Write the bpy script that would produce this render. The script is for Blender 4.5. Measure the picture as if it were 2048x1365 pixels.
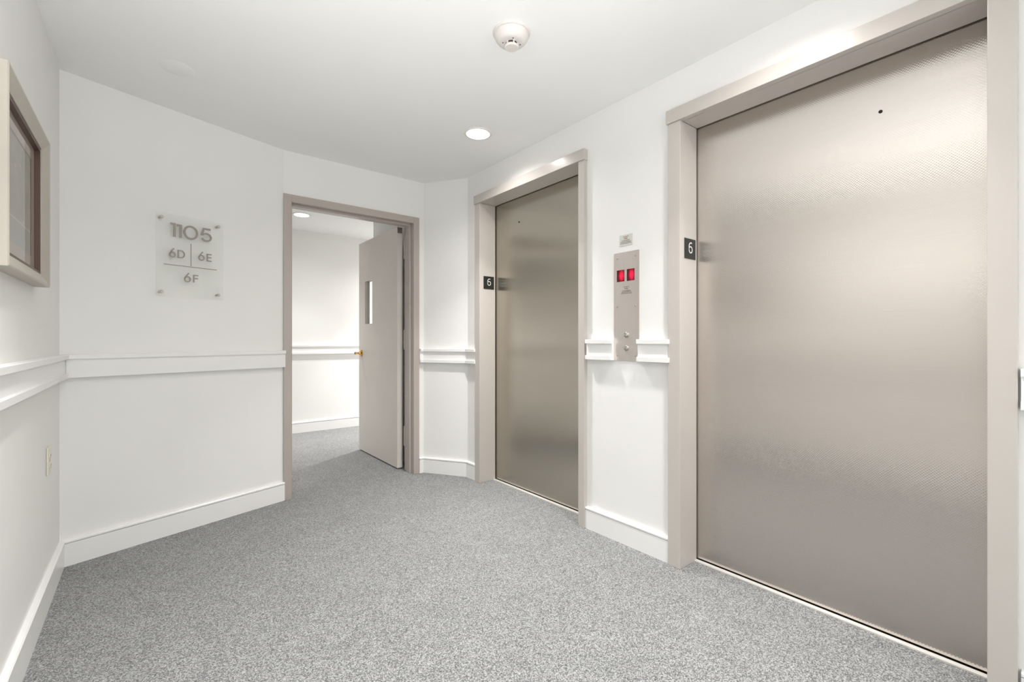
import bpy, bmesh, math, random
from mathutils import Vector, Matrix

sc = bpy.context.scene
C = sc.collection
for o in list(bpy.data.objects):
    bpy.data.objects.remove(o)
random.seed(7)

# ------------------------------------------------------------------ camera
EYE = 1.089
YAW = math.radians(38.62)
cam_d = bpy.data.cameras.new('camera')
cam = bpy.data.objects.new('camera', cam_d)
C.objects.link(cam)
cam.location = (0, 0, EYE)
cam.rotation_euler = (math.radians(90), 0, -YAW)
cam_d.sensor_width = 36
cam_d.lens = 36 * 912.2 / 2048
cam_d.shift_y = -(682.5 - 681.0) / 2048
cam_d.clip_start = 0.02
sc.camera = cam

# ------------------------------------------------------------------ world, exposure
w = bpy.data.worlds.new('world')
sc.world = w
w.use_nodes = True
w.node_tree.nodes['Background'].inputs[0].default_value = (0.9, 0.92, 1, 1)
w.node_tree.nodes['Background'].inputs[1].default_value = 0.05
sc.view_settings.view_transform = 'Standard'
sc.view_settings.look = 'None'
sc.view_settings.gamma = 1
sc.view_settings.use_curve_mapping = False
sc.view_settings.exposure = 0.57
CAN_W = 5.2         # wide part of each reflector lamp's beam
CAN_CORE = 8.0      # narrow core of the beam
CAN_SPREAD = 152
CORE_SPREAD = 85
CAN_COL = (1.0, 0.982, 0.978)
REAR = -1.75        # end of the lobby behind the viewer, where an unseen glowing window is added as fill
FILL_GLOW = 1.25
# the photographer's flash, bounced off the ceiling
fd = bpy.data.lights.new('bounce_flash', 'SPOT')
fd.energy = 94
fd.spot_size = math.radians(100)
fd.spot_blend = 0.9
fd.shadow_soft_size = 0.04
fd.color = (0.97, 0.985, 1.0)
fo = bpy.data.objects.new('bounce_flash', fd)
C.objects.link(fo)
fo.location = (0.05, 0.0, 0.95)
fo.rotation_euler = (Vector((0.20, 0.52, 1.0))).to_track_quat('-Z', 'Y').to_euler()
HC = 2.388          # ceiling height
# recessed can lights: x, y, power factor
CANS_LOBBY = [(1.62, 2.37, 0.9), (1.62, 0.69, 0.68), (1.62, -0.99, 0.2), (0.17, 1.14, 0.7), (0.17, -0.99, 0.7)]  # the two at negative y are unseen, added as fill light
CANS_HALL = [(1.243, 5.04, 0.45), (2.75, 5.12, 2.0), (-0.4, 5.04, 1.5)]


# ------------------------------------------------------------------ materials
def lin(c):
    return tuple((x / 255 / 12.92) if x / 255 <= 0.04045 else ((x / 255 + 0.055) / 1.055) ** 2.4 for x in c) + (1,)


def nodemat(name):
    m = bpy.data.materials.new(name)
    m.use_nodes = True
    nt = m.node_tree
    return m, nt, nt.nodes['Principled BSDF']


def L(nt, a, b):
    nt.links.new(a, b)


def paint(name, col, rough=0.5, bump=0.0, scale=60, vary=0.03, metal=0.0, spec=0.5):
    m, nt, p = nodemat(name)
    tc = nt.nodes.new('ShaderNodeTexCoord')
    n = nt.nodes.new('ShaderNodeTexNoise')
    n.inputs['Scale'].default_value = scale
    n.inputs['Detail'].default_value = 4
    L(nt, tc.outputs['Object'], n.inputs['Vector'])
    n2 = nt.nodes.new('ShaderNodeTexNoise')
    n2.inputs['Scale'].default_value = 1.7
    L(nt, tc.outputs['Object'], n2.inputs['Vector'])
    mr = nt.nodes.new('ShaderNodeMapRange')
    mr.inputs['To Min'].default_value = 1 - vary
    mr.inputs['To Max'].default_value = 1.0
    mr.inputs['From Min'].default_value = 0.3
    mr.inputs['From Max'].default_value = 0.7
    L(nt, n2.outputs['Fac'], mr.inputs['Value'])
    mx = nt.nodes.new('ShaderNodeMix')
    mx.data_type = 'RGBA'
    mx.blend_type = 'MULTIPLY'
    mx.inputs['Factor'].default_value = 1
    mx.inputs[6].default_value = lin(col)
    L(nt, mr.outputs['Result'], mx.inputs[7])
    L(nt, mx.outputs[2], p.inputs['Base Color'])
    p.inputs['Roughness'].default_value = rough
    p.inputs['Metallic'].default_value = metal
    p.inputs['Specular IOR Level'].default_value = spec
    if bump:
        b = nt.nodes.new('ShaderNodeBump')
        b.inputs['Strength'].default_value = bump
        b.inputs['Distance'].default_value = 0.001
        L(nt, n.outputs['Fac'], b.inputs['Height'])
        L(nt, b.outputs['Normal'], p.inputs['Normal'])
    return m


M = {}
M['wall'] = paint('wall_paint', (241, 240, 237), 0.55, 0.25, 140, 0.02)
M['ceiling'] = paint('ceiling_paint', (246, 246, 244), 0.8, 0.15, 120, 0.02)
M['trim'] = paint('trim_paint', (243, 242, 240), 0.3, 0.05, 40, 0.02)
M['frame'] = paint('taupe_enamel', (198, 191, 184), 0.24, 0.12, 30, 0.04)
M['hall_frame'] = paint('hall_frame_enamel', (184, 174, 166), 0.28, 0.12, 30, 0.04)
M['leaf'] = paint('door_enamel', (226, 219, 211), 0.36, 0.15, 14, 0.07)
M['black_plate'] = paint('black_sign_plastic', (26, 25, 23), 0.35, 0.05, 50)
M['white_num'] = paint('white_numeral', (228, 228, 224), 0.4)
M['dark'] = paint('dark_gap', (14, 12, 11), 0.8)
M['brass'] = paint('brass', (214, 168, 84), 0.18, metal=1)
M['chrome'] = paint('chrome', (200, 197, 190), 0.2, metal=1)
M['letter'] = paint('brushed_letter', (160, 154, 147), 0.3, metal=0.75)
M['screw'] = paint('screw_steel', (196, 192, 186), 0.35, metal=0.9)
M['detector'] = paint('detector_plastic', (224, 218, 213), 0.45)
M['slot'] = paint('detector_slot', (60, 54, 50), 0.6)
M['ivory'] = paint('ivory_plastic', (232, 226, 210), 0.35)
M['sill'] = paint('aluminium_sill', (235, 232, 226), 0.35, metal=0.3)
M['ink'] = paint('engraved_ink', (92, 84, 76), 0.6)
M['red_ink'] = paint('engraved_red_ink', (160, 96, 84), 0.6)
M['pict_frame'] = paint('silver_leaf_frame', (196, 189, 178), 0.4, 0.3, 25, 0.06, metal=0.35)
M['pict_lip'] = paint('dark_inner_lip', (92, 70, 58), 0.4)
M['notice'] = paint('notice_plastic', (214, 214, 208), 0.3)
M['can_trim'] = paint('can_trim_white', (238, 236, 232), 0.4)
M['baffle'] = paint('can_reflector', (225, 222, 218), 0.25, metal=0.6)
M['pocket'] = paint('closer_pocket', (120, 110, 100), 0.5)


def carpet():
    m, nt, p = nodemat('loop_carpet')
    tc = nt.nodes.new('ShaderNodeTexCoord')
    v = nt.nodes.new('ShaderNodeTexVoronoi')
    v.inputs['Scale'].default_value = 300
    n = nt.nodes.new('ShaderNodeTexNoise')
    n.inputs['Scale'].default_value = 260
    n.inputs['Detail'].default_value = 3
    n.inputs['Roughness'].default_value = 0.7
    n2 = nt.nodes.new('ShaderNodeTexNoise')
    n2.inputs['Scale'].default_value = 7
    n2.inputs['Detail'].default_value = 5
    for q in (v, n, n2):
        L(nt, tc.outputs['Object'], q.inputs['Vector'])
    sep = nt.nodes.new('ShaderNodeSeparateColor')
    L(nt, v.outputs['Color'], sep.inputs[0])
    add = nt.nodes.new('ShaderNodeMath')
    add.operation = 'ADD'
    L(nt, sep.outputs[0], add.inputs[0])
    mul = nt.nodes.new('ShaderNodeMath')
    mul.operation = 'MULTIPLY'
    mul.inputs[1].default_value = 1.4
    L(nt, n.outputs['Fac'], mul.inputs[0])
    L(nt, mul.outputs[0], add.inputs[1])
    cr = nt.nodes.new('ShaderNodeValToRGB')
    e = cr.color_ramp.elements
    e[0].position = 0.25
    e[0].color = lin((48, 49, 49))
    e[1].position = 1.0
    e[1].color = lin((196, 197, 194))
    e.new(0.55).color = lin((120, 121, 121))
    half = nt.nodes.new('ShaderNodeMath')
    half.operation = 'MULTIPLY'
    half.inputs[1].default_value = 0.5
    L(nt, add.outputs[0], half.inputs[0])
    L(nt, half.outputs[0], cr.inputs['Fac'])
    mr = nt.nodes.new('ShaderNodeMapRange')
    mr.inputs['From Min'].default_value = 0.3
    mr.inputs['From Max'].default_value = 0.7
    mr.inputs['To Min'].default_value = 0.93
    mr.inputs['To Max'].default_value = 1.04
    L(nt, n2.outputs['Fac'], mr.inputs['Value'])
    mx = nt.nodes.new('ShaderNodeMix')
    mx.data_type = 'RGBA'
    mx.blend_type = 'MULTIPLY'
    mx.inputs['Factor'].default_value = 1
    L(nt, cr.outputs['Color'], mx.inputs[6])
    L(nt, mr.outputs['Result'], mx.inputs[7])
    L(nt, mx.outputs[2], p.inputs['Base Color'])
    p.inputs['Roughness'].default_value = 0.95
    p.inputs['Specular IOR Level'].default_value = 0.1
    p.inputs['Sheen Weight'].default_value = 0.25
    p.inputs['Sheen Roughness'].default_value = 0.5
    b = nt.nodes.new('ShaderNodeBump')
    b.inputs['Strength'].default_value = 0.7
    b.inputs['Distance'].default_value = 0.003
    L(nt, half.outputs[0], b.inputs['Height'])
    L(nt, b.outputs['Normal'], p.inputs['Normal'])
    return m


M['carpet'] = carpet()


def steel(name, col, rough=0.3, aniso=0.75, dimple=0.0, vert_scratch=False):
    m, nt, p = nodemat(name)
    p.inputs['Metallic'].default_value = 1
    p.inputs['Roughness'].default_value = rough
    p.inputs['Anisotropic'].default_value = aniso
    tan = nt.nodes.new('ShaderNodeCombineXYZ')      # grain direction of the sheet
    tan.inputs[1].default_value = 0.0 if vert_scratch else 1.0
    tan.inputs[2].default_value = 1.0 if vert_scratch else 0.0
    L(nt, tan.outputs[0], p.inputs['Tangent'])
    p.inputs['Anisotropic Rotation'].default_value = 0.0
    tc = nt.nodes.new('ShaderNodeTexCoord')
    mp = nt.nodes.new('ShaderNodeMapping')
    mp.inputs['Scale'].default_value = (1, 260, 3) if vert_scratch else (1, 4, 260)
    L(nt, tc.outputs['Object'], mp.inputs['Vector'])
    n = nt.nodes.new('ShaderNodeTexNoise')
    n.inputs['Scale'].default_value = 1
    n.inputs['Detail'].default_value = 3
    L(nt, mp.outputs[0], n.inputs['Vector'])
    mr = nt.nodes.new('ShaderNodeMapRange')
    mr.inputs['To Min'].default_value = 0.95
    mr.inputs['To Max'].default_value = 1.03
    L(nt, n.outputs['Fac'], mr.inputs['Value'])
    mx = nt.nodes.new('ShaderNodeMix')
    mx.data_type = 'RGBA'
    mx.blend_type = 'MULTIPLY'
    mx.inputs['Factor'].default_value = 1
    mx.inputs[6].default_value = lin(col)
    L(nt, mr.outputs['Result'], mx.inputs[7])
    L(nt, mx.outputs[2], p.inputs['Base Color'])
    if dimple:
        mp2 = nt.nodes.new('ShaderNodeMapping')
        mp2.inputs['Rotation'].default_value = (math.radians(45), 0, 0)
        L(nt, tc.outputs['Object'], mp2.inputs['Vector'])
        mp3 = nt.nodes.new('ShaderNodeMapping')
        mp3.inputs['Scale'].default_value = (0.0, 150, 150)
        L(nt, mp2.outputs[0], mp3.inputs['Vector'])
        v = nt.nodes.new('ShaderNodeTexVoronoi')
        v.inputs['Scale'].default_value = 1
        v.inputs['Randomness'].default_value = 0
        L(nt, mp3.outputs[0], v.inputs['Vector'])
        b = nt.nodes.new('ShaderNodeBump')
        b.inputs['Strength'].default_value = dimple
        b.inputs['Distance'].default_value = 0.0005
        L(nt, v.outputs['Distance'], b.inputs['Height'])
        L(nt, b.outputs['Normal'], p.inputs['Normal'])
    return m


M['door_steel'] = steel('textured_door_steel', (210, 203, 197), 0.24, 0.94, 0.42)
M['door_steel_far'] = steel('textured_door_steel_far', (196, 190, 178), 0.23, 0.95, 0.15)  # far lift: slightly darker steel with weaker dimples
M['panel_steel'] = steel('brushed_panel_steel', (232, 224, 218), 0.32, 0.6, 0, True)


def acrylic():
    m = bpy.data.materials.new('clear_acrylic')
    m.use_nodes = True
    nt = m.node_tree
    nt.nodes.clear()
    out = nt.nodes.new('ShaderNodeOutputMaterial')
    t = nt.nodes.new('ShaderNodeBsdfTransparent')
    t.inputs[0].default_value = (0.985, 0.988, 0.985, 1)
    g = nt.nodes.new('ShaderNodeBsdfGlossy')
    g.inputs['Roughness'].default_value = 0.03
    f = nt.nodes.new('ShaderNodeFresnel')
    f.inputs[0].default_value = 1.49
    mix = nt.nodes.new('ShaderNodeMixShader')
    geo = nt.nodes.new('ShaderNodeNewGeometry')
    inv = nt.nodes.new('ShaderNodeMath')
    inv.operation = 'SUBTRACT'
    inv.inputs[0].default_value = 1.0
    L(nt, geo.outputs['Backfacing'], inv.inputs[1])
    mm = nt.nodes.new('ShaderNodeMath')
    mm.operation = 'MULTIPLY'
    L(nt, inv.outputs[0], mm.inputs[0])
    L(nt, f.outputs[0], mm.inputs[1])
    L(nt, mm.outputs[0], mix.inputs[0])
    L(nt, t.outputs[0], mix.inputs[1])
    L(nt, g.outputs[0], mix.inputs[2])
    L(nt, mix.outputs[0], out.inputs[0])
    return m


M['acrylic'] = acrylic()


def emis(name, col, s):
    m = bpy.data.materials.new(name)
    m.use_nodes = True
    nt = m.node_tree
    p = nt.nodes['Principled BSDF']
    p.inputs['Base Color'].default_value = col
    p.inputs['Emission Color'].default_value = col
    p.inputs['Emission Strength'].default_value = s
    return m


M['fill_glow'] = emis('fill_pane_glow', (0.95, 0.975, 1, 1), FILL_GLOW)  # glow of the added fill panes
M['lamp'] = emis('lamp_lens', (1, 0.97, 0.94, 1), 8)


def red_display():
    m, nt, p = nodemat('red_led_display')
    tc = nt.nodes.new('ShaderNodeTexCoord')
    mp = nt.nodes.new('ShaderNodeMapping')
    mp.inputs['Location'].default_value = (0, -0.62, -0.5)
    mp.inputs['Scale'].default_value = (0, 1.9, 1.45)
    mp.vector_type = 'POINT'
    mp.inputs['Location'].default_value = (0, -0.42 * 1.9, -0.52 * 1.45)
    L(nt, tc.outputs['Generated'], mp.inputs['Vector'])
    g = nt.nodes.new('ShaderNodeTexGradient')
    g.gradient_type = 'QUADRATIC_SPHERE'
    L(nt, mp.outputs[0], g.inputs['Vector'])
    n = nt.nodes.new('ShaderNodeTexNoise')
    n.inputs['Scale'].default_value = 9
    L(nt, tc.outputs['Generated'], n.inputs['Vector'])
    mu = nt.nodes.new('ShaderNodeMath')
    mu.operation = 'MULTIPLY'
    L(nt, g.outputs['Fac'], mu.inputs[0])
    L(nt, n.outputs['Fac'], mu.inputs[1])
    m2 = nt.nodes.new('ShaderNodeMath')
    m2.operation = 'MULTIPLY'
    m2.inputs[1].default_value = 4.0
    L(nt, mu.outputs[0], m2.inputs[0])
    ad = nt.nodes.new('ShaderNodeMath')
    ad.inputs[1].default_value = 0.03
    L(nt, m2.outputs[0], ad.inputs[0])
    p.inputs['Base Color'].default_value = lin((60, 0, 8))
    p.inputs['Roughness'].default_value = 0.3
    p.inputs['Emission Color'].default_value = lin((235, 18, 62))
    L(nt, ad.outputs[0], p.inputs['Emission Strength'])
    return m


M['red'] = red_display()


def print_mat():
    # abstract print: mottled taupe field with pale flecks over a cooler band
    m, nt, p = nodemat('abstract_print')
    tc = nt.nodes.new('ShaderNodeTexCoord')
    sep = nt.nodes.new('ShaderNodeSeparateXYZ')
    L(nt, tc.outputs['Generated'], sep.inputs[0])
    n = nt.nodes.new('ShaderNodeTexNoise')
    n.inputs['Scale'].default_value = 5
    n.inputs['Detail'].default_value = 6
    L(nt, tc.outputs['Generated'], n.inputs['Vector'])
    cr = nt.nodes.new('ShaderNodeValToRGB')
    cr.color_ramp.elements[0].position = 0.3
    cr.color_ramp.elements[0].color = lin((136, 128, 119))
    cr.color_ramp.elements[1].position = 0.75
    cr.color_ramp.elements[1].color = lin((168, 160, 150))
    L(nt, n.outputs['Fac'], cr.inputs['Fac'])
    v = nt.nodes.new('ShaderNodeTexVoronoi')
    v.inputs['Scale'].default_value = 9
    L(nt, tc.outputs['Generated'], v.inputs['Vector'])
    fl = nt.nodes.new('ShaderNodeMapRange')
    fl.inputs['From Min'].default_value = 0.10
    fl.inputs['From Max'].default_value = 0.24
    fl.inputs['To Min'].default_value = 0.55
    fl.inputs['To Max'].default_value = 0.0
    L(nt, v.outputs['Distance'], fl.inputs['Value'])
    mx = nt.nodes.new('ShaderNodeMix')
    mx.data_type = 'RGBA'
    L(nt, fl.outputs['Result'], mx.inputs['Factor'])
    L(nt, cr.outputs['Color'], mx.inputs[6])
    mx.inputs[7].default_value = lin((206, 202, 196))
    # cooler band in the lowest quarter
    lt = nt.nodes.new('ShaderNodeMath')
    lt.operation = 'LESS_THAN'
    lt.inputs[1].default_value = 0.24
    L(nt, sep.outputs['Z'], lt.inputs[0])
    mx2 = nt.nodes.new('ShaderNodeMix')
    mx2.data_type = 'RGBA'
    L(nt, lt.outputs[0], mx2.inputs['Factor'])
    L(nt, mx.outputs[2], mx2.inputs[6])
    mx2.inputs[7].default_value = lin((156, 153, 150))
    # pale line above the band
    c1 = nt.nodes.new('ShaderNodeMath')
    c1.operation = 'COMPARE'
    c1.inputs[1].default_value = 0.247
    c1.inputs[2].default_value = 0.007
    L(nt, sep.outputs['Z'], c1.inputs[0])
    mx3 = nt.nodes.new('ShaderNodeMix')
    mx3.data_type = 'RGBA'
    L(nt, c1.outputs[0], mx3.inputs['Factor'])
    L(nt, mx2.outputs[2], mx3.inputs[6])
    mx3.inputs[7].default_value = lin((206, 186, 172))
    L(nt, mx3.outputs[2], p.inputs['Base Color'])
    p.inputs['Roughness'].default_value = 0.6
    return m


M['print'] = print_mat()
M['mat_board'] = paint('mat_board', (186, 170, 160), 0.8)


# ------------------------------------------------------------------ mesh helpers
def box(bm, x0, x1, y0, y1, z0, z1):
    v = [bm.verts.new((x, y, z)) for x in (x0, x1) for y in (y0, y1) for z in (z0, z1)]
    for f in ((0, 1, 3, 2), (4, 6, 7, 5), (0, 4, 5, 1), (2, 3, 7, 6), (0, 2, 6, 4), (1, 5, 7, 3)):
        bm.faces.new([v[i] for i in f])


def prism(bm, base, top):
    """base, top: matching lists of points"""
    a = [bm.verts.new(p) for p in base]
    b = [bm.verts.new(p) for p in top]
    n = len(a)
    bm.faces.new(a[::-1])
    bm.faces.new(b)
    for i in range(n):
        bm.faces.new((a[i], a[(i + 1) % n], b[(i + 1) % n], b[i]))


def lathe(bm, prof, seg=48, mat=None, cap0=True, cap1=True):
    """prof: (r, z) list; around local Z, transformed by mat"""
    mat = mat or Matrix.Identity(4)
    rings = []
    for r, z in prof:
        rings.append([bm.verts.new(mat @ Vector((r * math.cos(2 * math.pi * i / seg), r * math.sin(2 * math.pi * i / seg), z))) for i in range(seg)])
    for a, b in zip(rings, rings[1:]):
        for i in range(seg):
            bm.faces.new((a[i], a[(i + 1) % seg], b[(i + 1) % seg], b[i]))
    if cap0:
        bm.faces.new(rings[0][::-1])
    if cap1:
        bm.faces.new(rings[-1])


def obj(name, bm, mat, parent=None, bevel=0.0, smooth=False, seg=2):
    bmesh.ops.recalc_face_normals(bm, faces=bm.faces)
    me = bpy.data.meshes.new(name)
    bm.to_mesh(me)
    bm.free()
    me.materials.append(mat)
    if smooth:
        for f in me.polygons:
            f.use_smooth = True
    o = bpy.data.objects.new(name, me)
    C.objects.link(o)
    if smooth:
        mod = o.modifiers.new('edges', 'EDGE_SPLIT')
        mod.split_angle = math.radians(35)
    if bevel:
        mod = o.modifiers.new('bevel', 'BEVEL')
        mod.width = bevel
        mod.segments = seg
        mod.limit_method = 'ANGLE'
        mod.angle_limit = math.radians(40)
    if parent:
        o.parent = parent
        o.matrix_parent_inverse = Matrix.Identity(4)
        if parent.location.length or parent.rotation_euler.z:
            pass
    return o


def thing(name, label=None, cat=None, group=None, loc=(0, 0, 0), rot=None, kind=None):
    o = bpy.data.objects.new(name, None)
    o.empty_display_size = 0.1
    C.objects.link(o)
    o.location = loc
    if rot:
        o.rotation_euler = rot
    if label:
        o['label'] = label
        o['category'] = cat
    if group:
        o['group'] = group
    if kind:
        o['kind'] = kind
    return o


def struct(name, bm, mat, bevel=0.0):
    o = obj(name, bm, mat, None, bevel)
    o['kind'] = 'structure'
    return o


BM = bmesh.new

# ------------------------------------------------------------------ floor and ceiling
bm = BM()
box(bm, -2.2, 4.2, REAR - 0.15, 5.95, -0.06, 0.0)
struct('floor', bm, M['carpet'])


def ceiling():
    bm = BM()
    edges = []

    def loop(pts):
        vs = [bm.verts.new(p) for p in pts]
        for i in range(len(vs)):
            edges.append(bm.edges.new((vs[i], vs[(i + 1) % len(vs)])))
    loop([(-2.2, REAR - 0.15, HC), (4.2, REAR - 0.15, HC), (4.2, 5.95, HC), (-2.2, 5.95, HC)])
    for x, y, _ in CANS_LOBBY + CANS_HALL:
        loop([(x + 0.074 * math.cos(a * math.pi / 20), y + 0.074 * math.sin(a * math.pi / 20), HC) for a in range(40)])
    bmesh.ops.triangle_fill(bm, use_beauty=True, use_dissolve=False, edges=edges)
    r = bmesh.ops.extrude_face_region(bm, geom=list(bm.faces))
    for v in [g for g in r['geom'] if isinstance(g, bmesh.types.BMVert)]:
        v.co.z += 0.015
    return bm


struct('ceiling', ceiling(), M['ceiling'])

# ------------------------------------------------------------------ walls
P_CORNER = (-0.33, 3.06)
P_KINK = (0.724, 3.402)
P_C1 = (1.782, 3.405)
P_C2 = (2.0, 3.07)


def wall_seg(bm, p, q, z0, z1, t=0.1):
    """wall whose room face runs p->q; thickness outward = left of the p->q direction"""
    d = Vector((q[0] - p[0], q[1] - p[1], 0)).normalized()
    n = Vector((-d.y, d.x, 0)) * t
    a = [Vector((p[0], p[1], z0)), Vector((q[0], q[1], z0)), Vector((q[0], q[1], z0)) + n, Vector((p[0], p[1], z0)) + n]
    prism(bm, a, [v + Vector((0, 0, z1 - z0)) for v in a])


HW = HC + 0.004
bm = BM(); wall_seg(bm, (-0.33, REAR), (-0.33, 3.16), 0, HW); struct('wall_left', bm, M['wall'])
bm = BM(); wall_seg(bm, P_CORNER, P_KINK, 0, HW); struct('wall_back_left', bm, M['wall'])
bm = BM()
box(bm, 0.724, 0.748, 3.403, 3.552, 0, HW)
box(bm, 1.712, 1.79, 3.403, 3.552, 0, HW)
box(bm, 0.748, 1.712, 3.403, 3.552, 2.066, HW)
struct('wall_back', bm, M['wall'])
bm = BM(); wall_seg(bm, P_C1, P_C2, 0, HW); struct('wall_back_right', bm, M['wall'])

# lift openings (y0, y1 of the clear opening, at casing face)
LIFTS = [(1.849, 2.866), (0.180, 1.193)]
OPZ = 2.136
bm = BM()
X0, X1 = 2.0, 2.2
ys = [REAR, LIFTS[1][0] - 0.03, LIFTS[1][1] + 0.03, LIFTS[0][0] - 0.03, LIFTS[0][1] + 0.03, 3.07]
box(bm, X0, X1, ys[0], ys[1], 0, HW)
box(bm, X0, X1, ys[2], ys[3], 0, HW)
box(bm, X0, X1, ys[4], ys[5], 0, HW)
box(bm, X0, X1, ys[1], ys[2], OPZ + 0.02, HW)
box(bm, X0, X1, ys[3], ys[4], OPZ + 0.02, HW)
struct('wall_right', bm, M['wall'])
WA, WB, WC, WD = -0.15, 1.85, 0.35, 2.25
bm = BM()
box(bm, -0.43, WA, REAR - 0.12, REAR, 0, HW)
box(bm, WB, 2.2, REAR - 0.12, REAR, 0, HW)
box(bm, WA, WB, REAR - 0.12, REAR, 0, WC)
box(bm, WA, WB, REAR - 0.12, REAR, WD, HW)
struct('wall_rear', bm, M['wall'])
wn = thing('fill_window_1', kind='structure')  # made-up glowing window, added to brighten the ceiling and walls
bm = BM()
for x in (WA, WA + 0.98, WB - 0.04):
    box(bm, x, x + 0.04, REAR - 0.10, REAR - 0.04, WC, WD)
box(bm, WA + 0.04, WA + 0.98, REAR - 0.10, REAR - 0.04, WC, WC + 0.04)
box(bm, WA + 1.02, WB - 0.04, REAR - 0.10, REAR - 0.04, WC, WC + 0.04)
box(bm, WA + 0.04, WA + 0.98, REAR - 0.10, REAR - 0.04, WD - 0.04, WD)
box(bm, WA + 1.02, WB - 0.04, REAR - 0.10, REAR - 0.04, WD - 0.04, WD)
obj('fill_window_frame', bm, M['trim'], wn)
for a, b in ((WA + 0.04, WA + 0.98), (WA + 1.02, WB - 0.04)):
    bm = BM(); box(bm, a, b, REAR - 0.080, REAR - 0.072, WC + 0.04, WD - 0.04)
    obj('glowing_fill_pane', bm, M['fill_glow'], wn)

# hall beyond the open door
HY = 5.765
bm = BM(); box(bm, -2.1, 4.1, HY, HY + 0.1, 0, HW); struct('wall_hall_back', bm, M['wall'])
bm = BM(); box(bm, -2.1, 0.748, 3.505, 3.555, 0, HW); struct('wall_hall_front', bm, M['wall'])
bm = BM(); box(bm, 1.80, 4.1, 3.50, 4.52, 0, HW); struct('wall_hall_right', bm, M['wall'])
bm = BM(); box(bm, -2.2, -2.1, 3.505, HY + .1, 0, HW); struct('wall_hall_left', bm, M['wall'])
bm = BM(); box(bm, 4.1, 4.2, 4.40, HY + .1, 0, HW); struct('wall_hall_end', bm, M['wall'])

# ------------------------------------------------------------------ baseboards and chair rails (mitred sweeps)
BASE = [(0, 0), (0.018, 0), (0.018, 0.1085), (0.012, 0.1095), (0.012, 0.1120), (0.020, 0.1130), (0.020, 0.120),
        (0.016, 0.125), (0, 0.125)]


def rail_prof(z0, z1):
    h = 0.022
    return [(0, z0), (0.034, z0), (0.034, z0 + h), (0.022, z0 + h + 0.002), (0.022, z1 - h), (0.036, z1 - h),
            (0.036, z1 - 0.002), (0.034, z1), (0, z1)]


def sweep(prof, p, q, mp=None, mq=None):
    """profile along p->q on the room side (right of the direction); mp/mq: neighbour points for mitres"""
    P, Q = Vector(p), Vector(q)
    d = (Q - P).normalized()
    n = Vector((d.y, -d.x))

    def mit(prev, cur, nxt):
        if prev is None or nxt is None:
            return n
        d1 = (Vector(cur) - Vector(prev)).normalized()
        d2 = (Vector(nxt) - Vector(cur)).normalized()
        n1 = Vector((d1.y, -d1.x)); n2 = Vector((d2.y, -d2.x))
        b = (n1 + n2).normalized()
        return b / b.dot(n)
    m0 = mit(mp, p, q) if mp else n
    m1 = mit(p, q, mq) if mq else n
    bm = BM()
    prism(bm, [(P.x + m0.x * t, P.y + m0.y * t, z) for t, z in prof],
          [(Q.x + m1.x * t, Q.y + m1.y * t, z) for t, z in prof])
    return bm


LEFT_START = (-0.33, REAR)
FR0 = (0.7225, P_KINK[1] - 0.0005)   # door frame outer left
R_LOW = rail_prof(0.907, 1.020)
R_FLAT = [(0, 0.907), (0.026, 0.907), (0.026, 0.998), (0.034, 0.998), (0.034, 1.018), (0.032, 1.020), (0, 1.020)]
R_MID = rail_prof(0.980, 1.093)
EPS = 0.0
runs = [('left', LEFT_START, P_CORNER, None, FR0),
        ('back_left', P_CORNER, FR0, LEFT_START, None),
        ('back', (1.7375, 3.403), P_C1, None, P_C2),
        ('back_right', P_C1, P_C2, (1.7375, 3.403), (2.0, 2.93)),
        ('lift_left', P_C2, (2.0, 2.926), P_C1, None)]
ti = 1
for nm, p, q, a, b in runs:
    struct('baseboard_' + nm, sweep(BASE, p, q, a, b), M['trim'])
    struct('trim_%d' % ti, sweep(R_FLAT if nm == 'back_left' else R_LOW, p, q, a, b), M['trim'])
    ti += 1
struct('baseboard_lift_middle', sweep(BASE, (2.0, 1.801), (2.0, 1.259)), M['trim'])
struct('baseboard_right', sweep(BASE, (2.0, 0.112), (2.0, REAR)), M['trim'])
# the middle rail is cut around the call panel
struct('trim_%d' % ti, sweep(R_MID, (2.0, 1.788), (2.0, 1.604)), M['trim']); ti += 1
struct('trim_%d' % ti, sweep(R_MID, (2.0, 1.436), (2.0, 1.250)), M['trim']); ti += 1
struct('trim_%d' % ti, sweep(rail_prof(0.888, 1.006), (2.0, 0.112), (2.0, REAR)), M['trim']); ti += 1
# hall trim
struct('baseboard_hall_back', sweep(BASE, (-2.1, HY), (4.1, HY)), M['trim'])
struct('trim_%d' % ti, sweep(rail_prof(0.925, 1.036), (-2.1, HY), (4.1, HY)), M['trim']); ti += 1
struct('baseboard_hall_right', sweep(BASE, (4.1, 4.52), (1.80, 4.52)), M['trim'])
struct('trim_%d' % ti, sweep(rail_prof(0.925, 1.036), (4.1, 4.52), (1.80, 4.52)), M['trim']); ti += 1

# ------------------------------------------------------------------ lift doors with their casings
XC = 1.974   # casing face
XD = 2.130   # door panel face


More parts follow.
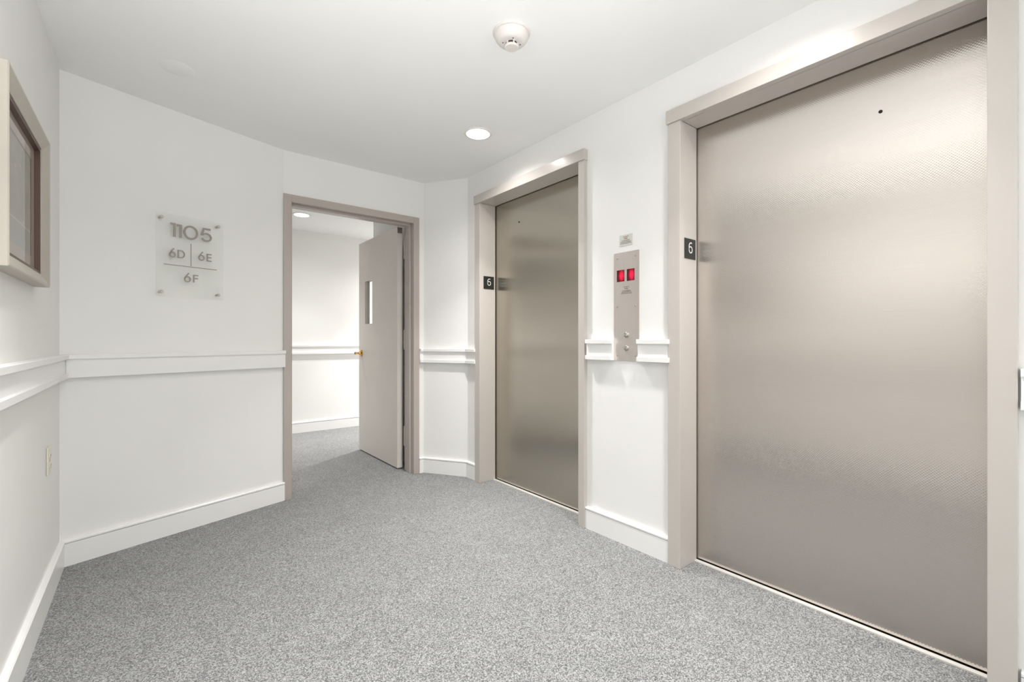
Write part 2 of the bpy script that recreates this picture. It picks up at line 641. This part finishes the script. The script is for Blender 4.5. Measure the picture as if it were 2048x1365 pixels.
def lift(idx, y0, y1, ow_l, ow_r, steel_m, hole):
    t = thing('door_%d' % idx, kind='structure')
    # casing: two jambs and a head
    for nm, a, b in (('jamb', y1, y1 + ow_l), ('jamb', y0 - ow_r, y0)):
        bm = BM()
        box(bm, XC, XD - 0.008, a, b, 0, OPZ)
        obj(nm, bm, M['frame'], t, 0.0018)
    bm = BM()
    box(bm, XC - 0.008, 2.0, y0 - ow_r - 0.004, y1 + ow_l + 0.006, OPZ, OPZ + 0.064)
    box(bm, 1.995, XD - 0.008, y0, y1, OPZ, OPZ + 0.02)
    obj('head', bm, M['frame'], t, 0.0018)
    bm = BM()
    box(bm, XD, XD + 0.03, y0 - 0.028, y1 + 0.028, 0.010, OPZ + 0.018)
    pnl = obj('sliding_panel', bm, steel_m, t, 0.001)
    # emergency key hole
    bm = BM()
    lathe(bm, [(0.0062, 0), (0.0062, 0.0015), (0.0045, 0.0018)], 20,
          Matrix.Translation((XD - 0.0001, hole[0], hole[1])) @ Matrix.Rotation(math.radians(-90), 4, 'Y'), False)
    obj('key_hole', bm, M['dark'], pnl)
    # sill: aluminium strip with a dark running groove under the panel
    bm = BM()
    box(bm, XD - 0.028, XD - 0.006, y0 - 0.0, y1 + 0.0, 0.0005, 0.006)
    obj('sill', bm, M['sill'], t)
    bm = BM()
    box(bm, XD - 0.006, XD + 0.03, y0 - 0.0, y1 + 0.0, 0.0005, 0.003)
    obj('sill_groove', bm, M['dark'], t)
    bm = BM()
    box(bm, XD + 0.035, XD + 0.045, y0 - 0.029, y1 + 0.029, 0, OPZ + 0.019)
    obj('backing', bm, M['dark'], t)
    return t


lift(2, LIFTS[0][0], LIFTS[0][1], 0.066, 0.047, M['door_steel_far'], (2.583, 1.957))
lift(3, LIFTS[1][0], LIFTS[1][1], 0.066, 0.062, M['door_steel'], (0.47, 1.94))


# ------------------------------------------------------------------ stroke lettering
def stroke(bm, pts, wdt, t0, t1, fr, closed=False):
    """flat bar letters: pts in plane coords (u, v); fr maps (u, v, t) to 3D"""
    n = len(pts)
    P = [Vector(p) for p in pts]
    Lf, Rt = [], []
    for i in range(n):
        if closed:
            d1 = (P[i] - P[i - 1]).normalized(); d2 = (P[(i + 1) % n] - P[i]).normalized()
        else:
            d1 = (P[i] - P[i - 1]).normalized() if i else (P[1] - P[0]).normalized()
            d2 = (P[i + 1] - P[i]).normalized() if i < n - 1 else d1
        n1 = Vector((-d1.y, d1.x)); n2 = Vector((-d2.y, d2.x))
        b = (n1 + n2).normalized()
        k = min(1 / max(b.dot(n1), 0.3), 2.0)
        Lf.append(P[i] + b * k * wdt / 2); Rt.append(P[i] - b * k * wdt / 2)
    va = [bm.verts.new(fr(p.x, p.y, t0)) for p in Lf]
    vb = [bm.verts.new(fr(p.x, p.y, t0)) for p in Rt]
    vc = [bm.verts.new(fr(p.x, p.y, t1)) for p in Lf]
    vd = [bm.verts.new(fr(p.x, p.y, t1)) for p in Rt]
    m = n if closed else n - 1
    for i in range(m):
        j = (i + 1) % n
        bm.faces.new((va[i], va[j], vb[j], vb[i]))
        bm.faces.new((vc[i], vd[i], vd[j], vc[j]))
        bm.faces.new((va[i], vc[i], vc[j], va[j]))
        bm.faces.new((vb[i], vb[j], vd[j], vd[i]))
    if not closed:
        bm.faces.new((va[0], vb[0], vd[0], vc[0]))
        bm.faces.new((va[-1], vc[-1], vd[-1], vb[-1]))


def arc(cx, cy, rx, ry, a0, a1, n=24):
    return [(cx + rx * math.cos(math.radians(a0 + (a1 - a0) * i / n)), cy + ry * math.sin(math.radians(a0 + (a1 - a0) * i / n))) for i in range(n + 1)]


def circ(cx, cy, rx, ry, n=36):
    return [(cx + rx * math.cos(2 * math.pi * i / n), cy + ry * math.sin(2 * math.pi * i / n)) for i in range(n)]


def glyph(ch, u0, u1, v0, v1, wd):
    """list of (points, closed) strokes filling the box"""
    h = wd / 2
    W, H = u1 - u0, v1 - v0
    if ch == '1':
        return [([(u0 + h * 0.2, v1 - h), (u1 - h, v1 - h), (u1 - h, v0)], False)]
    if ch == 'O':
        return [(circ((u0 + u1) / 2, (v0 + v1) / 2, W / 2 - h, H / 2 - h), True)]
    if ch == '5':
        r = H * 0.33
        cx, cy = (u0 + u1) / 2 + W * 0.02, v0 + r
        pts = [(u1 - W * 0.1, v1 - h), (u0 + W * 0.28, v1 - h), (u0 + W * 0.12, cy + (r - h) * 0.62)]
        pts += arc(cx, cy, W / 2 - h, r - h, 140, -160, 24)
        return [(pts, False)]
    if ch == '6':
        r = H * 0.33
        cx, cy = (u0 + u1) / 2, v0 + r
        rx = W / 2 - h
        return [(circ(cx, cy, rx, r - h), True),
                ([(u0 + W * 0.72, v1), (u0 + W * 0.38, v0 + H * 0.72), (cx - rx * 0.96, cy + (r - h) * 0.25)], False)]
    if ch == 'D':
        return [([(u0 + h, v0 + h), (u0 + h, v1 - h)] + arc(u0 + W * 0.42, (v0 + v1) / 2, W * 0.58 - h, H / 2 - h, 90, -90, 20), True)]
    if ch in 'EF':
        s = [([(u0 + h, v0), (u0 + h, v1)], False), ([(u0 + wd, v1 - h), (u1, v1 - h)], False),
             ([(u0 + wd, (v0 + v1) / 2 + 0.001), (u1 - W * 0.06, (v0 + v1) / 2 + 0.001)], False)]
        if ch == 'E':
            s.append(([(u0 + wd, v0 + h), (u1, v0 + h)], False))
        return s


# ------------------------------------------------------------------ acrylic suite sign on the angled wall
d2 = (Vector(P_KINK) - Vector(P_CORNER)).normalized()
n2d = Vector((d2.y, -d2.x))


def fr_sign(u, v, t):
    """u along the wall from the corner, v height, t off the wall"""
    return Vector((P_CORNER[0] + d2.x * u + n2d.x * t, P_CORNER[1] + d2.y * u + n2d.y * t, v))


def bar(bm, u0, u1, v0, v1, t0, t1, fr):
    prism(bm, [fr(u0, v0, t0), fr(u1, v0, t0), fr(u1, v1, t0), fr(u0, v1, t0)],
          [fr(u0, v0, t1), fr(u1, v0, t1), fr(u1, v1, t1), fr(u0, v1, t1)])


sign = thing('suite_sign', 'clear acrylic 1105 suite sign on the wall left of the open door', 'sign')
TG = 0.030
bm = BM()
bar(bm, 0.375, 0.714, 1.330, 1.793, TG - 0.006, TG, fr_sign)
obj('panel', bm, M['acrylic'], sign)
rotn = Matrix.Rotation(math.atan2(n2d.y, n2d.x), 4, 'Z') @ Matrix.Rotation(math.radians(90), 4, 'Y')
for u, v in ((0.399, 1.768), (0.686, 1.771), (0.399, 1.357), (0.686, 1.360)):
    bm = BM()
    lathe(bm, [(0.0065, 0.0005), (0.0065, TG - 0.0065)], 20, Matrix.Translation(fr_sign(u, v, 0)) @ rotn)
    lathe(bm, [(0.0085, TG + 0.0003), (0.0085, TG + 0.006), (0.0065, TG + 0.0085)], 24, Matrix.Translation(fr_sign(u, v, 0)) @ rotn)
    obj('standoff', bm, M['screw'], sign, smooth=True)
for nm, ch, b, wd in (('numeral', '1', (0.439, 0.466, 1.668, 1.745), 0.012), ('numeral', '1', (0.470, 0.496, 1.668, 1.742), 0.012),
                      ('numeral', 'O', (0.503, 0.577, 1.666, 1.746), 0.010), ('numeral', '5', (0.590, 0.648, 1.668, 1.748), 0.010),
                      ('numeral', '6', (0.434, 0.466, 1.550, 1.602), 0.0068), ('letter', 'D', (0.475, 0.511, 1.552, 1.598), 0.0062),
                      ('numeral', '6', (0.578, 0.611, 1.553, 1.606), 0.0062), ('letter', 'E', (0.622, 0.648, 1.554, 1.599), 0.0062),
                      ('numeral', '6', (0.506, 0.540, 1.420, 1.473), 0.0062), ('letter', 'F', (0.552, 0.578, 1.422, 1.467), 0.0062)):
    bm = BM()
    for pts, cl in glyph(ch, *b, wd):
        stroke(bm, pts, wd, TG + 0.0003, TG + 0.0050, fr_sign, cl)
    obj(nm, bm, M['letter'], sign)
bm = BM(); bar(bm, 0.5395, 0.5425, 1.514, 1.642, TG + 0.0003, TG + 0.004, fr_sign); obj('divider', bm, M['letter'], sign)
bm = BM(); bar(bm, 0.410, 0.677, 1.5075, 1.5115, TG + 0.0003, TG + 0.004, fr_sign); obj('divider', bm, M['letter'], sign)


# ------------------------------------------------------------------ floor number signs on the lift jambs
def floor_sign(label, y):
    def fr(u, v, t):                 # u along +X, facing -Y
        return Vector((u, y - t, v))
    t = thing('floor_number_sign', label, 'sign', 'floor number signs on the lift jambs')
    bm = BM(); bar(bm, 2.010, 2.108, 1.484, 1.582, 0.0003, 0.003, fr)
    obj('plate', bm, M['black_plate'], t, 0.0008)
    bm = BM()
    cx, cz = 2.061, 1.538
    u0, u1, v0, v1 = cx - 0.0165, cx + 0.0165, cz - 0.027, cz + 0.027
    ccx, ccy, rx, ry = cx, v0 + 0.0175, 0.0140, 0.0150
    stroke(bm, circ(ccx, ccy, rx, ry), 0.0052, 0.003, 0.0042, fr, True)
    stroke(bm, arc(cx + 0.0025, cz + 0.004, 0.0162, 0.0205, 60, 185, 16) + [(ccx - rx, ccy)], 0.0052, 0.003, 0.0042, fr)
    obj('numeral', bm, M['white_num'], t)


floor_sign('black number 6 plate on the jamb of the far lift', LIFTS[0][1])
floor_sign('black number 6 plate on the jamb of the nearer wide lift', LIFTS[1][1])


# ------------------------------------------------------------------ text helper (built-in font to mesh)
def text(name, s, size, y, z, x, mat, parent, sx=1.0):
    cu = bpy.data.curves.new(name, 'FONT')
    cu.body = s
    cu.size = size
    cu.align_x = 'CENTER'
    cu.align_y = 'CENTER'
    cu.extrude = 0.0002
    tmp = bpy.data.objects.new(name, cu)
    C.objects.link(tmp)
    bpy.context.view_layer.update()
    me = bpy.data.meshes.new_from_object(tmp.evaluated_get(bpy.context.evaluated_depsgraph_get()))
    bpy.data.objects.remove(tmp)
    # local text X -> -Y (reads left to right for a viewer facing +X), local Y -> Z
    mt = Matrix(((0, 0, -1, x), (-sx, 0, 0, y), (0, 1, 0, z), (0, 0, 0, 1)))
    me.transform(mt)
    me.materials.clear()
    me.materials.append(mat)
    o = bpy.data.objects.new(name, me)
    C.objects.link(o)
    o.parent = parent
    return o


def fire_text(parent, x, y, z, s, wmax):
    k = s
    text('lettering', 'IN CASE OF', 0.0068 * k, y, z, x, M['ink'], parent)
    text('lettering', 'FIRE', 0.0135 * k, y, z - 0.0105 * k, x, M['red_ink'], parent)
    text('lettering', 'IN THE BUILDING', 0.0068 * k, y, z - 0.021 * k, x, M['ink'], parent)
    text('lettering', 'USE EXIT STAIRWAYS', 0.0068 * k, y, z - 0.029 * k, x, M['ink'], parent, 1.05)
    text('lettering', 'DO NOT USE ELEVATORS', 0.0068 * k, y, z - 0.037 * k, x, M['ink'], parent, 0.95)


# ------------------------------------------------------------------ lift call panel
cp = thing('lift_call_panel', 'brushed steel lift call panel with two red displays and two buttons, between the two lifts', 'call panel')
py0, py1, pz0, pz1 = 1.440, 1.604, 0.978, 1.562
XF = 1.9955
WIN = [(1.533, 1.584, 1.405, 1.468), (1.468, 1.518, 1.405, 1.468)]
bm = BM()
# face plate built around its two window openings
box(bm, XF, 1.9998, py0, py1, pz0, 1.405)
box(bm, XF, 1.9998, py0, py1, 1.468, pz1)
box(bm, XF, 1.9998, WIN[0][1], py1, 1.405, 1.468)
box(bm, XF, 1.9998, WIN[1][1], WIN[0][0], 1.405, 1.468)
box(bm, XF, 1.9998, py0, WIN[1][0], 1.405, 1.468)
plate = obj('face_plate', bm, M['panel_steel'], cp)
for a, b, c, d in WIN:
    bm = BM(); box(bm, 1.9985, 1.9996, a, b, c, d)
    obj('display', bm, M['red'], cp)
for z in (1.117, 1.047):
    bm = BM()
    RY = Matrix.Translation((XF - 0.0001, 1.5195, z)) @ Matrix.Rotation(math.radians(-90), 4, 'Y')
    lathe(bm, [(0.0155, 0), (0.0155, 0.004), (0.0125, 0.006), (0.0122, 0.004)], 32, RY, False, False)
    ring = obj('button_ring', bm, M['chrome'], cp, smooth=True)
    bm = BM()
    lathe(bm, [(0.0118, 0.0), (0.0118, 0.008), (0.010, 0.0115), (0.006, 0.0132), (0.001, 0.0137)], 32, RY, False, True)
    obj('button', bm, M['chrome'], ring, smooth=True)
for z in (1.533, 1.270, 1.006):
    for y in (1.581, 1.462):
        bm = BM()
        lathe(bm, [(0.0045, 0), (0.0045, 0.0012), (0.003, 0.0022)], 16, Matrix.Translation((XF - 0.0001, y, z)) @ Matrix.Rotation(math.radians(-90), 4, 'Y'), False)
        obj('screw', bm, M['chrome'], cp, smooth=True)
fire_text(cp, XF - 0.0003, 1.520, 1.374, 0.93, 0.1)

# ------------------------------------------------------------------ small fire notice above the panel
fn = thing('fire_notice', 'small clear fire notice plate on the wall just above the steel call panel', 'notice')
bm = BM(); box(bm, 1.9975, 1.9997, 1.484, 1.567, 1.596, 1.655)
obj('plate', bm, M['notice'], fn, 0.0005)
fire_text(fn, 1.9972, 1.5255, 1.644, 0.97, 0.1)

# ------------------------------------------------------------------ hall door: frame, open leaf
hd = thing('door_1', kind='structure')
FX0, FX1, FT = 0.7225, 1.7375, 2.091
IX0, IX1, IT = 0.7725, 1.688, 2.040
FY0, FY1 = 3.390, 3.562


def frame_member(name, bm):
    return obj(name, bm, M['hall_frame'], hd, 0.0015)


bm = BM(); box(bm, FX0, IX0, FY0, FY1, 0, FT); frame_member('jamb', bm)
bm = BM(); box(bm, IX1, FX1, FY0, FY1, 0, FT); frame_member('jamb', bm)
bm = BM(); box(bm, IX0, IX1, FY0, FY1, IT, FT); frame_member('head', bm)
for a, b, z0, z1 in ((IX0, IX0 + 0.014, 0, IT), (IX1 - 0.016, IX1, 0, IT), (IX0 + 0.014, IX1 - 0.016, IT - 0.016, IT)):
    bm = BM(); box(bm, a, b, 3.440, 3.500, z0, z1)
    obj('door_stop', bm, M['hall_frame'], hd, 0.001)
# leaf, swung fully open into the hall: plane x = 1.64
LX0, LX1, LY0, LY1, LZ0, LZ1 = 1.641, 1.688, 3.602, 4.490, 0.012, 2.043
VY0, VY1, VZ0, VZ1 = 4.150, 4.330, 1.246, 1.655
bm = BM()
box(bm, LX0, LX1, LY0, LY1, LZ0, VZ0)
box(bm, LX0, LX1, LY0, LY1, VZ1, LZ1)
box(bm, LX0, LX1, LY0, VY0, VZ0, VZ1)
box(bm, LX0, LX1, VY1, LY1, VZ0, VZ1)
leaf = obj('leaf', bm, M['leaf'], hd)
bm = BM(); box(bm, 1.662, 1.667, VY0, VY1, VZ0, VZ1); obj('vision_glass', bm, M['acrylic'], leaf)
bm = BM(); box(bm, LX0 + 0.003, LX1 - 0.003, LY0 - 0.0008, LY0 + 0.002, LZ1 - 0.050, LZ1 - 0.001); obj('edge_pocket', bm, M['pocket'], leaf)
# brass lever handle
bm = BM()
HM = Matrix.Translation((LX0 - 0.0002, 4.425, 0.963)) @ Matrix.Rotation(math.radians(-90), 4, 'Y')
lathe(bm, [(0.033, 0), (0.033, 0.003), (0.028, 0.009), (0.014, 0.012), (0.011, 0.016), (0.011, 0.048), (0.013, 0.052),
           (0.013, 0.064), (0.010, 0.068)], 32, HM)
hnd = obj('lever_handle', bm, M['brass'], leaf, smooth=True)
bm = BM()
segs = []
for i, (dx, dy, dz, r) in enumerate([(-0.058, 0.0, 0, 0.010), (-0.060, -0.03, 0.001, 0.0095), (-0.062, -0.07, 0.0, 0.0085), (-0.056, -0.105, -0.002, 0.0075), (-0.050, -0.115, -0.002, 0.005)]):
    segs.append([bm.verts.new((LX0 + dx + r * 0.7 * math.cos(a * math.pi / 6), 4.425 + dy, 0.963 + dz + r * math.sin(a * math.pi / 6))) for a in range(12)])
for a, b in zip(segs, segs[1:]):
    for i in range(12):
        bm.faces.new((a[i], a[(i + 1) % 12], b[(i + 1) % 12], b[i]))
bm.faces.new(segs[0]); bm.faces.new(segs[-1])
lev = obj('lever', bm, M['brass'], leaf, smooth=True)
# hinges
for z0 in (1.775, 1.008, 0.195):
    bm = BM()
    box(bm, 1.6905, 1.7215, 3.5625, 3.575, z0, z0 + 0.170)
    hg = obj('hinge', bm, M['frame'], hd, 0.001)
    bm = BM()
    for k in range(3):
        lathe(bm, [(0.0075, z0 + 0.001 + k * 0.057), (0.0075, z0 + 0.054 + k * 0.057)], 16, Matrix.Translation((1.6985, 3.585, 0)))
    obj('knuckle', bm, M['frame'], hg, smooth=True)

# ------------------------------------------------------------------ framed picture on the left wall
pf = thing('framed_picture', 'silver framed abstract print under glass hung high on the left wall', 'picture')
WX = -0.33
PY0, PY1, PZ0, PZ1 = 1.778, 2.430, 1.287, 1.832
FWD = 0.042     # moulding width


def moulding():
    prof = [(0.0, 0.0005), (0.0, 0.040), (0.003, 0.043), (0.008, 0.0425), (FWD, 0.026), (FWD, 0.0005)]  # (inset, depth)
    bm = BM()
    cor = [(PY0, PZ0, 1, 1), (PY1, PZ0, -1, 1), (PY1, PZ1, -1, -1), (PY0, PZ1, 1, -1)]
    rings = [[bm.verts.new((WX + dpt, y + sy * ins, z + sz * ins)) for ins, dpt in prof] for y, z, sy, sz in cor]
    for i in range(4):
        a, b = rings[i], rings[(i + 1) % 4]
        for k in range(len(prof)):
            j = (k + 1) % len(prof)
            bm.faces.new((a[k], b[k], b[j], a[j]))
    return bm


obj('moulding', moulding(), M['pict_frame'], pf)


def ring_box(y0, y1, z0, z1, wd, x0, x1):
    bm = BM()
    box(bm, x0, x1, y0, y1, z0, z0 + wd)
    box(bm, x0, x1, y0, y1, z1 - wd, z1)
    box(bm, x0, x1, y0, y0 + wd, z0 + wd, z1 - wd)
    box(bm, x0, x1, y1 - wd, y1, z0 + wd, z1 - wd)
    return bm


a = FWD
obj('inner_lip', ring_box(PY0 + a + .0003, PY1 - a - .0003, PZ0 + a + .0003, PZ1 - a - .0003, 0.010, WX + 0.008, WX + 0.023), M['pict_lip'], pf)
a += 0.0105
bm = BM(); box(bm, WX + 0.0095, WX + 0.0105, PY0 + a, PY1 - a, PZ0 + a, PZ1 - a); obj('glazing', bm, M['acrylic'], pf)
obj('mat_board', ring_box(PY0 + a, PY1 - a, PZ0 + a, PZ1 - a, 0.048, WX + 0.006, WX + 0.008), M['mat_board'], pf)
a += 0.047
bm = BM(); box(bm, WX + 0.003, WX + 0.005, PY0 + a, PY1 - a, PZ0 + a, PZ1 - a); obj('print', bm, M['print'], pf)

# ------------------------------------------------------------------ power outlet on the left wall
ol = thing('power_outlet', 'ivory duplex power outlet low on the left wall under the chair rail', 'outlet')
OY, OZ = 2.727, 0.580
bm = BM(); box(bm, WX + 0.0003, WX + 0.0065, OY - 0.036, OY + 0.036, OZ - 0.058, OZ + 0.058)
obj('cover_plate', bm, M['ivory'], ol, 0.003, seg=3)
for dz in (0.020, -0.020):
    bm = BM()
    lathe(bm, [(0.0165, 0.0062), (0.0165, 0.0085), (0.0155, 0.0095)], 28, Matrix.Translation((WX, OY, OZ + dz)) @ Matrix.Rotation(math.radians(90), 4, 'Y'), False)
    rc = obj('receptacle', bm, M['ivory'], ol, smooth=True)
    bm = BM()
    for dy in (-0.006, 0.006):
        box(bm, WX + 0.0095, WX + 0.0099, OY + dy - 0.001, OY + dy + 0.001, OZ + dz - 0.002, OZ + dz + 0.006)
    box(bm, WX + 0.0095, WX + 0.0099, OY - 0.002, OY + 0.002, OZ + dz - 0.010, OZ + dz - 0.006)
    obj('slots', bm, M['dark'], rc)
bm = BM()
lathe(bm, [(0.0028, 0.0063), (0.0028, 0.0075), (0.0015, 0.008)], 12, Matrix.Translation((WX, OY, OZ)) @ Matrix.Rotation(math.radians(90), 4, 'Y'), False)
obj('screw', bm, M['screw'], ol)

# ------------------------------------------------------------------ smoke detector
SX, SY = 1.20, 1.505
sd = thing('smoke_detector', 'round off-white smoke detector on the ceiling in front of the lit downlight', 'smoke detector', loc=(SX, SY, HC))
dn = Matrix.Rotation(math.pi, 4, 'X')
bm = BM(); lathe(bm, [(0.079, 0.0002), (0.079, 0.006), (0.076, 0.009), (0.070, 0.010)], 64, dn); obj('mounting_plate', bm, M['detector'], sd, smooth=True)
bm = BM(); lathe(bm, [(0.0715, 0.010), (0.0715, 0.018), (0.068, 0.028), (0.058, 0.040), (0.050, 0.045), (0.044, 0.046)], 64, dn)
body = obj('body', bm, M['detector'], sd, smooth=True)
bm = BM(); lathe(bm, [(0.024, 0.045), (0.024, 0.057)], 40, dn); obj('sensing_chamber', bm, M['slot'], body)
bm = BM(); lathe(bm, [(0.029, 0.057), (0.030, 0.0585), (0.030, 0.063), (0.027, 0.066), (0.010, 0.067)], 48, dn); obj('cap', bm, M['detector'], body, smooth=True)
bm = BM()
for k in range(6):
    an = k * math.pi / 3 + 0.2
    R_ = Matrix.Rotation(an, 4, 'Z')
    b0 = [R_ @ Vector(p) for p in ((0.0235, -0.0025, -0.045), (0.029, -0.0025, -0.045), (0.029, 0.0025, -0.045), (0.0235, 0.0025, -0.045))]
    prism(bm, b0, [p + Vector((0, 0, -0.013)) for p in b0])
obj('ribs', bm, M['detector'], body)
for k in range(4):
    bm = BM()
    an = k * math.pi / 2 + 0.5
    lathe(bm, [(0.0028, 0.0465), (0.0028, 0.0472)], 12, dn @ Matrix.Translation((0.037 * math.cos(an), 0.037 * math.sin(an), 0)))
    obj('vent', bm, M['slot'], body)

# ------------------------------------------------------------------ blank round cover plate, painted with the ceiling
bm = BM(); lathe(bm, [(0.070, 0.0001), (0.070, 0.0005), (0.068, 0.0011)], 64, Matrix.Translation((0.11, 2.70, HC)) @ dn)
o = obj('blank_cover_plate', bm, M['ceiling'], None, smooth=True)
o['label'] = 'faint round white cover plate painted over, on the ceiling near the left corner'
o['category'] = 'cover plate'

# ------------------------------------------------------------------ recessed downlights
lamp_data = {}


def can_mesh():
    b1 = BM(); lathe(b1, [(0.073, -0.002), (0.073, 0.0002), (0.0875, 0.0002), (0.0875, 0.0030), (0.083, 0.0055), (0.072, 0.0050), (0.0715, -0.002)], 56, dn, False, False)
    b2 = BM(); lathe(b2, [(0.0725, -0.001), (0.0715, -0.030), (0.062, -0.075), (0.060, -0.100)], 56, dn, False, True)
    b3 = BM(); lathe(b3, [(0.030, -0.075), (0.048, -0.050), (0.050, -0.042), (0.045, -0.038), (0.020, -0.035)], 40, dn)
    return b1, b2, b3


protos = None


def downlight(x, y, f, label, group):
    global protos
    t = thing('recessed_downlight', label, 'downlight', group, loc=(x, y, HC))
    if protos is None:
        b1, b2, b3 = can_mesh()
        protos = [obj('trim_ring', b1, M['can_trim'], t, smooth=True), obj('reflector', b2, M['baffle'], t, smooth=True),
                  obj('lamp', b3, M['lamp'], t, smooth=True)]
    else:
        for p in protos:
            c = p.copy(); C.objects.link(c); c.parent = t
    for nm, pw, sp, zz in (('lamp_beam', CAN_W, CAN_SPREAD, 0.032), ('lamp_core', CAN_CORE, CORE_SPREAD, 0.0325)):
        if (nm, f) not in lamp_data:
            ld = bpy.data.lights.new(nm, 'AREA')
            ld.shape = 'DISK'
            ld.size = 0.09
            ld.spread = math.radians(sp)
            ld.energy = pw * f
            ld.color = CAN_COL
            lamp_data[(nm, f)] = ld
        lo = bpy.data.objects.new(nm, lamp_data[(nm, f)])
        C.objects.link(lo)
        lo.location = (0, 0, zz)
        lo.parent = t
    return t


LL = ['lit recessed downlight in the ceiling above the far lift',
      'recessed downlight in the ceiling above the nearer wide lift, just outside the photo',
      'added fill downlight over the lift side of the corridor, unseen behind the viewer',
      'recessed downlight near the picture wall, just above the viewer',
      'added fill downlight near the picture wall, unseen behind the viewer',
      ]
for (x, y, f), lb in zip(CANS_LOBBY, LL):
    downlight(x, y, f, lb, 'recessed downlights in the lift lobby')
LH = ['lit recessed downlight in the hall ceiling seen through the open door',
      'recessed downlight in the hall past the open door leaf, hidden behind it',
      'recessed downlight in the hall left of the doorway, hidden by the wall']
for (x, y, f), lb in zip(CANS_HALL, LH):
    downlight(x, y, f, lb, 'recessed downlights in the hall')
